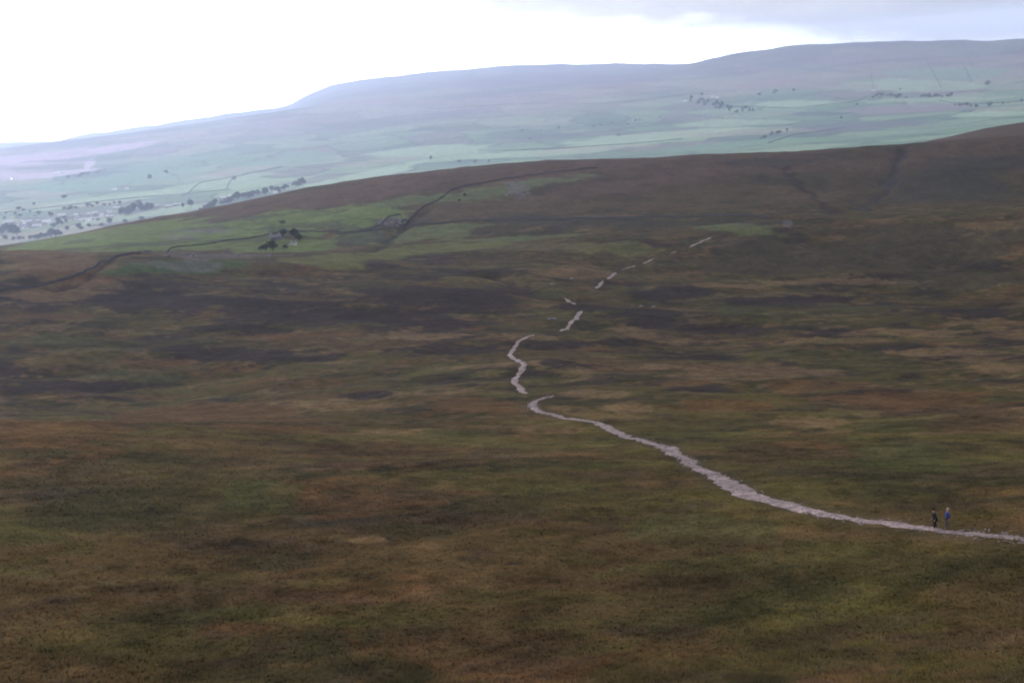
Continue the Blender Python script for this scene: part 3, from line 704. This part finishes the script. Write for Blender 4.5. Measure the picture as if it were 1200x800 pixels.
def house_meshes(L_, W, E, Rg, wins, chim=True):
    a_ = L_ / 2; b_ = W / 2; out = []
    bm = bmesh.new()                                                   # walls with gables
    pts = [(-a_, -b_, -2.5), (a_, -b_, -2.5), (a_, b_, -2.5), (-a_, b_, -2.5), (-a_, -b_, E), (a_, -b_, E), (a_, b_, E), (-a_, b_, E), (-a_, 0, Rg), (a_, 0, Rg)]
    v = [bm.verts.new(q) for q in pts]
    for f in ((3, 2, 1, 0), (0, 1, 5, 4), (2, 3, 7, 6), (1, 2, 6, 9, 5), (3, 0, 4, 8, 7), (4, 5, 9, 8), (6, 7, 8, 9)): bm.faces.new([v[i] for i in f])
    me = bpy.data.meshes.new('wall'); bm.to_mesh(me); bm.free(); out.append(('wall', me))
    bm = bmesh.new(); o_, t = .4, .22; sl = (Rg - E) / b_
    for s in (-1, 1):
        e0 = (s * (b_ + o_), E - sl * o_ + .04); r_ = (0, Rg + .04)
        P_ = [(x, y, z + dz) for x in (-a_ - .3, a_ + .3) for (y, z) in (e0, r_) for dz in (0, t)]
        v = [bm.verts.new(q) for q in P_]
        for f in ((0, 2, 3, 1), (4, 5, 7, 6), (0, 1, 5, 4), (2, 6, 7, 3), (1, 3, 7, 5), (0, 4, 6, 2)): bm.faces.new([v[i] for i in f])
    bmesh.ops.recalc_face_normals(bm, faces=bm.faces)
    me = bpy.data.meshes.new('roof'); bm.to_mesh(me); bm.free(); out.append(('roof', me))
    if chim:
        for cx in (-a_ + .7, a_ - .7):
            bm = bmesh.new(); box_bm(bm, cx - .45, cx + .45, -.45, .45, Rg - .6, Rg + 1.2); box_bm(bm, cx - .2, cx + .2, -.2, .2, Rg + 1.203, Rg + 1.6)
            me = bpy.data.meshes.new('chimney'); bm.to_mesh(me); bm.free(); out.append(('chimney', me))
    for i in range(wins):
        wx = -a_ + L_ * (i + .5) / wins
        for zz in ((1.2, 2.4), (3.6, 4.6)) if E > 4.5 else ((1.2, 2.2),):
            bm = bmesh.new(); box_bm(bm, wx - .55, wx + .55, -b_ - .05, -b_ + .05, zz[0], zz[1])
            me = bpy.data.meshes.new('window'); bm.to_mesh(me); bm.free(); out.append(('window', me))
    bm = bmesh.new(); box_bm(bm, -a_ + L_ * (.5 / wins) + 1.2, -a_ + L_ * (.5 / wins) + 2.1, -b_ - .06, -b_ + .05, 0, 2.1)
    me = bpy.data.meshes.new('door'); bm.to_mesh(me); bm.free(); out.append(('door', me))
    return out
HT = {'cottage': house_meshes(13, 8, 5.2, 8.2, 3), 'terrace': house_meshes(26, 8, 5.2, 8.0, 6), 'barn': house_meshes(20, 12, 4.2, 7.2, 2, False), 'hall': house_meshes(30, 15, 7, 10.5, 6), 'shed': house_meshes(42, 16, 7, 9.5, 5, False), 'ruin': house_meshes(9, 5.5, 2.8, 4.6, 2, True)}
HM = {}
def house(px, py, kind, wallm, roofm, label, group=None, rz=None, lo=2400, hi=1e9, cat='house', name='house', s=1.0):
    p = at(px, py, lo, hi); o = empty(name, p, random.uniform(-.7, .7) if rz is None else rz); o.scale = (s, s, s)
    for k, (nm, me) in enumerate(HT[kind]):
        mt = {'wall': wallm, 'chimney': M_stone, 'roof': roofm, 'window': M_glass, 'door': M_door}[nm]
        key = (kind, k, mt.name)
        if key not in HM: m2 = me.copy(); m2.materials.append(mt); HM[key] = m2
        c = bpy.data.objects.new(nm, HM[key]); COL.objects.link(c)
        c.parent = roofo if nm == 'chimney' else o
        if nm == 'roof': roofo = c
    tag(o, label, cat, group); return o
W_, S_ = M_white, M_stone
for px, py, kd, wm, rm, lb in [(57, 262, 'hall', W_, M_pale, 'large bright white building at the centre of the village'),
        (10, 261, 'terrace', W_, M_pale, 'pale terrace at the left end of the village'), (27, 261, 'terrace', W_, M_slate, 'white terrace left of the large white building'),
        (137, 245, 'terrace', S_, M_pale, 'pale roofed terrace at the top right of the village, against the wood'),
        (72, 253, 'terrace', W_, M_pale, 'white slanting terrace above the clump of trees'),
        (90, 257, 'cottage', W_, M_pale, 'bright white cottage right of the clump of trees'),
        (104, 252, 'cottage', W_, M_pale, 'white gabled house in the middle of the upper village row'),
        (126, 250, 'terrace', W_, M_pale, 'white terrace near the right end of the village'),
        (129, 255, 'terrace', S_, M_pale, 'low pale terrace at the edge of the village field'),
        (134, 223, 'barn', W_, M_pale, 'bright white barn of the farmstead above the village'),
        (143, 220, 'cottage', S_, M_slate, 'grey farmhouse in the middle of the farmstead above the village'),
        (149, 222, 'cottage', W_, M_pale, 'small white house at the right of the farmstead above the village'),
        (67, 204, 'shed', W_, M_pale, 'left long pale shed on the quarry floor'), (76, 203, 'shed', W_, M_pale, 'right long pale shed on the quarry floor'),
        (183, 243, 'terrace', S_, M_pale, 'leftmost house of the pale row between the two woods'), (198, 243, 'terrace', S_, M_pale, 'middle terrace of the pale row between the two woods'),
        (208, 241, 'terrace', S_, M_pale, 'rightmost house of the pale row between the two woods'),
        (254, 237, 'cottage', S_, M_pale, 'pale cottage between the clump and the long wood'), (262, 233, 'terrace', S_, M_pale, 'pinkish terrace at the lower edge of the long wood'),
        (270, 231, 'cottage', W_, M_pale, 'small pale house inside the long wood'), (323, 227, 'cottage', W_, M_pale, 'pale cottage in front of the upper end of the long wood'),
        (840, 115, 'barn', W_, M_pale, 'white farmhouse above the plantation on the far fellside'), (803, 119, 'barn', W_, M_pale, 'white barn at the left tip of the plantation'),
        (835, 114, 'cottage', W_, M_pale, 'small white cottage beside the farmhouse above the plantation'),
        (1024, 107, 'barn', W_, M_pale, 'white barn at the upper left of the far copse')]:
    house(px, py, kd, wm, rm, lb, 'buildings of the dale')
for k in range(72):                                                    # the rest of the village
    t = random.random(); px = 2 + t * 132; py = 268 - t * 15 + random.uniform(-5, 4)
    left = px < 66
    house(px, py, random.choice(['cottage', 'cottage', 'terrace']), random.choice([W_, S_]), random.choice([M_pale, M_slate, M_slate]),
          'small pale house among the crowded left part of the village' if left else 'small pale house in the looser right part of the village',
          'small houses in the left part of the village' if left else 'small houses in the right part of the village')
house(323, 281, 'ruin', M_ruin, M_slate, 'small grey farm building left of the dark tree on the green slope', lo=900, hi=1700, cat='farm building', name='farm_building', rz=.3)
house(344, 287, 'ruin', W_, M_slate, 'tiny pale farm building below the tallest tree on the green slope', lo=900, hi=1700, cat='farm building', name='farm_building', rz=-.4, s=.6)
# lamp showing at the quarry
pq = at(14, 213, 2400)
lp = empty('floodlight_mast', pq)
bm = bmesh.new(); bmesh.ops.create_cone(bm, segments=8, radius1=.35, radius2=.2, depth=14, cap_ends=True, matrix=Matrix.Translation((0, 0, 6)))
me = bpy.data.meshes.new('pole'); bm.to_mesh(me); bm.free(); link_mesh('pole', me, M_slate, lp)
bm = bmesh.new(); box_bm(bm, -3, 3, -.5, .5, 12.6, 15.6); bmesh.ops.bevel(bm, geom=bm.edges[:], offset=.2, affect='EDGES')
me = bpy.data.meshes.new('lamp_head'); bm.to_mesh(me); bm.free()
ml = material('lamp_glow', (1, .9, .7)); ml.node_tree.nodes['Principled BSDF'].inputs['Emission Color'].default_value = (1, .85, .6, 1); ml.node_tree.nodes['Principled BSDF'].inputs['Emission Strength'].default_value = 4
link_mesh('lamp_head', me, ml, lp); tag(lp, 'warm floodlight shining at the left edge of the quarry', 'floodlight')

# ------------------------------------------------------------------ stones on the moor
M_rock = material('limestone', (.20, .19, .21), noise=[(2, .25)], bump=(4, .1))
def rock(px, py, s, label, group=None, lo=0, hi=1e9):
    p = at(px, py, lo, hi); bm = bmesh.new(); bmesh.ops.create_icosphere(bm, subdivisions=2, radius=1)
    sd = random.random() * 50
    for v in bm.verts:
        n_ = v.co.normalized(); v.co *= .8 + .5 * float(vnoise(np.array([n_.x * 1.7 + sd]), np.array([n_.y * 1.7 + n_.z * 2]))[0]); v.co.z *= .6
    me = bpy.data.meshes.new('boulder'); bm.to_mesh(me); bm.free()
    o = link_mesh('boulder', me, M_rock); o.location = p + Vector((0, 0, s * .15)); o.scale = (s, s * .7, s * .8); o.rotation_euler = (0, 0, random.uniform(0, 3))
    tag(o, label, 'boulder', group)
rock(650, 374, 1.2, 'left pale stone beside the dark bog patch under the path bend'); rock(644, 374, 1.0, 'smaller pale stone left beside the one under the path bend')
rock(670, 327, 1.6, 'pale boulder on the far bank of the stream'); rock(647, 333, 1.3, 'pale boulder lower down by the stream')
rock(751, 359, 1.0, 'pale stone on the green strip right of the path'); rock(766, 360, 1.2, 'second pale stone further right on the green strip')
for k in range(16):
    rock(606 + random.uniform(-13, 16), 222 + random.uniform(-8, 14), random.uniform(1.0, 2.2), 'grey boulder in the scree patch high on the brown hill', 'boulders of the scree patch', lo=1200, hi=1800)
for k in range(22):
    rock(265 + random.uniform(-70, 70), 299.5 + random.uniform(-2, 2), random.uniform(.9, 2.0), 'limestone block in the lilac pavement band behind the green field', 'blocks of the limestone band', lo=900, hi=1700)
for k in range(14):
    rock(460 + random.uniform(-16, 16), 259 + random.uniform(-4, 6), random.uniform(1.0, 2.2), 'rock of the lilac outcrop between the hillside walls', 'rocks of the lilac outcrop', lo=1000, hi=1700)

# ------------------------------------------------------------------ walkers
def skin_obj(name, verts, edges, rad, mat, parent, lvl=1, root=0):
    me = bpy.data.meshes.new(name); me.from_pydata(verts, edges, []); o = link_mesh(name, me, mat, parent)
    o.modifiers.new('skin', 'SKIN'); sv = me.skin_vertices[0].data if me.skin_vertices else None
    if sv is None:
        me.attributes.new
    for i, r_ in enumerate(rad):
        me.skin_vertices[0].data[i].radius = (r_, r_) if not isinstance(r_, tuple) else r_
        me.skin_vertices[0].data[i].use_root = (i == root)
    o.modifiers['skin'].use_smooth_shade = True
    s = o.modifiers.new('sub', 'SUBSURF'); s.levels = lvl; s.render_levels = lvl
    return o
def ensure_skin(me):
    if not me.skin_vertices:
        bm = bmesh.new(); bm.from_mesh(me); bm.verts.layers.skin.new('skin') if hasattr(bm.verts.layers, 'skin') else None; bm.to_mesh(me); bm.free()
def skinned(name, verts, edges, rad, mat, parent, root=0):
    me = bpy.data.meshes.new(name); bm = bmesh.new(); ly = bm.verts.layers.skin.verify()
    vs = []
    for v, r_ in zip(verts, rad):
        q = bm.verts.new(v); q[ly].radius = r_ if isinstance(r_, tuple) else (r_, r_); vs.append(q)
    for a_, b_ in edges: bm.edges.new((vs[a_], vs[b_]))
    vs[root][ly].use_root = True
    bm.to_mesh(me); bm.free(); o = link_mesh(name, me, mat, parent)
    m = o.modifiers.new('skin', 'SKIN'); m.use_smooth_shade = True
    s = o.modifiers.new('sub', 'SUBSURF'); s.levels = 1; s.render_levels = 1
    return o
M_skin = material('skin', (.46, .28, .20), rough=.6)
def walker(px, py, heading, jm, tm, hm, label, lean=.06, st=.26, hair_s=1.0, stocky=1.0):
    p = at(px, py, 80, 180); o = empty('person', p + Vector((0, 0, .03)), heading)   # faces +x in its own frame
    L1 = [(-.0, .10, .90), (st * .55, .11, .50), (st * .9, .11, .09), (st * .9 + .16, .12, .05)]
    L2 = [(-.0, -.10, .90), (-st * .05, -.11, .49), (-st * 1.0, -.11, .13), (-st * 1.0 + .14, -.12, .05)]
    ln = lean
    V_ = [(0, 0, .95), (ln * .4, 0, 1.15), (ln, 0, 1.36), (ln * 1.2, 0, 1.47), (ln * 1.5 + .02, 0, 1.55), (ln * 1.7 + .025, 0, 1.66), (ln * 1.7 + .015, 0, 1.74)]
    r_ = [.13, .12, .14, .07, .062, .098, .06]; E_ = [(0, 1), (1, 2), (2, 3), (3, 4), (4, 5), (5, 6)]
    def add(chain, rads, start):
        k = start
        for q, rr_ in zip(chain, rads): V_.append(q); r_.append(rr_); E_.append((k, len(V_) - 1)); k = len(V_) - 1
        return k
    add(L1, [.095, .06, .042, .04], 0); add(L2, [.095, .06, .042, .04], 0)
    A1 = [(ln, .19, 1.40), (ln - .10, .25, 1.13), (ln - .02, .27, .90), (ln + .02, .27, .83)]
    A2 = [(ln, -.19, 1.40), (ln + .02, -.25, 1.13), (ln + .12, -.25, .91), (ln + .16, -.24, .85)]
    for Ac, s in ((A1, 1), (A2, -1)):
        k = add(Ac, [.06, .042, .03, .034], 2); hx, hy, hz = Ac[-1]; wx, wy, wz = Ac[-2]
        dv = Vector((hx - wx, hy - wy, hz - wz)).normalized()
        for f in range(4):
            off_ = Vector((.02 * (f - 1.5), 0, 0)) if dv.z < -.7 else Vector((0, 0, .02 * (1.5 - f))); ln_ = (.075, .085, .08, .062)[f]
            q1 = Vector(Ac[-1]) + off_ + dv * ln_ * .6; q2 = q1 + dv * ln_ * .45 + Vector((0, -s * .015, 0)); add([tuple(q1), tuple(q2)], [.009, .008], k)
        th = Vector(Ac[-1]) + Vector((.035, -s * .02, .0)); add([tuple(th), tuple(th + dv * .03)], [.011, .009], k)
    V_.append((ln * 1.7 + .125, 0, 1.655)); r_.append(.013); E_.append((5, len(V_) - 1))          # nose
    for s in (-1, 1): V_.append((ln * 1.7 + .02, s * .10, 1.66)); r_.append(.015); E_.append((5, len(V_) - 1))   # ears
    skinned('body', V_, E_, r_, M_skin, o)
    for s in (-1, 1):
        bm = bmesh.new(); bmesh.ops.create_uvsphere(bm, u_segments=8, v_segments=6, radius=.014, matrix=Matrix.Translation((ln * 1.7 + .112, s * .035, 1.68)))
        me = bpy.data.meshes.new('eye'); bm.to_mesh(me); bm.free(); link_mesh('eye', me, M_glass, o)
    bm = bmesh.new(); box_bm(bm, ln * 1.7 + .105, ln * 1.7 + .118, -.022, .022, 1.607, 1.615); me = bpy.data.meshes.new('mouth'); bm.to_mesh(me); bm.free(); link_mesh('mouth', me, M_door, o)
    q = stocky
    jv = [(0, 0, .86), (ln * .3, 0, 1.05), (ln * .8, 0, 1.27), (ln, 0, 1.40), (ln * 1.25, 0, 1.48)]; jr = [(.19 * q, .16 * q), (.165 * q, .16 * q), (.185 * q, .17 * q), .13 * q, .075]
    je = [(0, 1), (1, 2), (2, 3), (3, 4)]
    for Ac in (A1, A2):
        k = 3
        for v, rr_ in zip(Ac[:3], (.085 * q, .068 * q, .05)): jv.append(v); jr.append(rr_); je.append((k, len(jv) - 1)); k = len(jv) - 1
    skinned('jacket', jv, je, jr, jm, o, 1)
    tv = [(0, 0, .93)]; tr = [.155 * q]; te = []
    for Lc in (L1, L2):
        k = 0
        for v, rr_ in zip(Lc[:3], (.115 * q, .082 * q, .062)): tv.append((v[0], v[1], v[2] + (.02 if rr_ == .062 else 0))); tr.append(rr_); te.append((k, len(tv) - 1)); k = len(tv) - 1
    skinned('trousers', tv, te, tr, tm, o)
    for Lc in (L1, L2):
        a_, t_ = Lc[2], Lc[3]
        skinned('boot', [(a_[0], a_[1], a_[2] + .04), (a_[0] - .01, a_[1], a_[2] - .03), (t_[0], t_[1], t_[2] - .005), (t_[0] + .05, t_[1], t_[2] - .01)], [(0, 1), (1, 2), (2, 3)], [.06, .055, .05, .035], M_boot, o)
    hx = ln * 1.7
    bm = bmesh.new(); bmesh.ops.create_uvsphere(bm, u_segments=20, v_segments=14, radius=.118 * hair_s)
    bmesh.ops.delete(bm, geom=[v for v in bm.verts if v.co.z < -.02 and v.co.x > -.02], context='VERTS')
    for v in bm.verts: v.co += v.co.normalized() * .012 * math.sin(v.co.x * 90 + v.co.y * 70); v.co.z *= 1.05
    me = bpy.data.meshes.new('hair'); bm.to_mesh(me); bm.free()
    hr = link_mesh('hair', me, hm, o); hr.location = (hx + .008, 0, 1.685)
    for pg in me.polygons: pg.use_smooth = True
    sm = hr.modifiers.new('solid', 'SOLIDIFY'); sm.thickness = .015
    tag(o, label, 'person', 'walkers on the footpath'); return o
M_boot = material('boot_leather', (.03, .025, .022), rough=.7)
M_blk = material('dark_jacket', (.020, .022, .028), rough=.7, noise=[(9, .15)]); M_blkt = material('black_trousers', (.010, .011, .012), rough=.8)
M_blue = material('blue_jacket', (.045, .062, .20), rough=.6, noise=[(9, .12)]); M_gryt = material('grey_trousers', (.085, .075, .078), rough=.85, noise=[(9, .1)])
M_hd = material('dark_hair', (.015, .012, .01)); M_hl = material('fair_hair', (.42, .37, .27))
walker(1096, 620, R(172), M_blk, M_blkt, M_hd, 'walker in dark jacket and black trousers on the path, left of the one in blue', stocky=1.2, st=.12)
walker(1110, 619.5, R(186), M_blue, M_gryt, M_hl, 'fair haired walker in bright blue jacket and grey trousers on the path', lean=-.05, stocky=1.15, hair_s=.95, st=.2)

# ------------------------------------------------------------------ haze: one closed box round everything
bm = bmesh.new(); box_bm(bm, -18700, 18700, -18700, 18700, -700, 430)
bmesh.ops.recalc_face_normals(bm, faces=bm.faces)
me = bpy.data.meshes.new('haze'); bm.to_mesh(me); bm.free()
mh = bpy.data.materials.new('haze'); mh.use_nodes = True; hn = mh.node_tree.nodes; hn.clear()
out = hn.new('ShaderNodeOutputMaterial'); pv = hn.new('ShaderNodeVolumePrincipled')
pv.inputs['Color'].default_value = (.61, .72, 1.0, 1); pv.inputs['Density'].default_value = 0.000086; pv.inputs['Density Attribute'].default_value = ''
pv.inputs['Anisotropy'].default_value = .72
mh.node_tree.links.new(pv.outputs[0], out.inputs['Volume'])
ho = link_mesh('haze', me, mh); tag(ho, 'pale blue haze filling the dale and softening the far fellside', 'haze', kind='stuff')
print('terrain', nr, nc, 'min/max', H.min(), H.max())

# ------------------------------------------------------------------ unseen slab added overhead, out of view, to shade the near moor and its haze
bm = bmesh.new(); nr_, na_ = 26, 72; cxy = (450, 1700); lay = []
for side in (0, 1):
    rings = []
    for i in range(nr_ + 1):
        r_ = 1600 * i / nr_; ring = []
        for k in range(na_):
            a_ = 2 * math.pi * k / na_; rr_ = r_ * (1 + .12 * float(fbm(np.array([math.cos(a_) * 3.]), np.array([math.sin(a_) * 3.]), 1, 3, 5)[0]) * i / nr_)
            x_, y_ = cxy[0] + rr_ * math.cos(a_), cxy[1] + rr_ * math.sin(a_)
            b_ = float(fbm(np.array([x_]), np.array([y_]), 260, 4, 6)[0]); e_ = math.sqrt(max(0, 1 - (i / nr_) ** 2))
            ring.append(bm.verts.new((x_, y_, 560 + (60 + 60 * b_) * e_ * (1 if side else -1) * .9)))
            if i == 0: ring = ring * na_; break
        rings.append(ring)
    for i in range(nr_):
        for k in range(na_):
            q = [rings[i][k], rings[i + 1][k], rings[i + 1][(k + 1) % na_], rings[i][(k + 1) % na_]]
            q = list(dict.fromkeys(q))
            if side == 0: q = q[::-1]
            bm.faces.new(q)
bmesh.ops.remove_doubles(bm, verts=bm.verts, dist=.5)
me = bpy.data.meshes.new('shade_cloud'); bm.to_mesh(me); bm.free()
for pg in me.polygons: pg.use_smooth = True
mc = bpy.data.materials.new('shade_cloud'); mc.use_nodes = True; cn = mc.node_tree.nodes; cl = mc.node_tree.links
pb = cn['Principled BSDF']; pb.inputs['Base Color'].default_value = (.85, .85, .86, 1); pb.inputs['Roughness'].default_value = 1
tr_ = cn.new('ShaderNodeBsdfTransparent'); mx = cn.new('ShaderNodeMixShader'); mx.inputs[0].default_value = .38
cl.new(tr_.outputs[0], mx.inputs[1]); cl.new(pb.outputs[0], mx.inputs[2]); cl.new(mx.outputs[0], cn['Material Output'].inputs['Surface'])
tag(link_mesh('shade_cloud', me, mc), 'unseen grey overcast slab added to darken the near moor', 'shade_cloud', kind='structure')
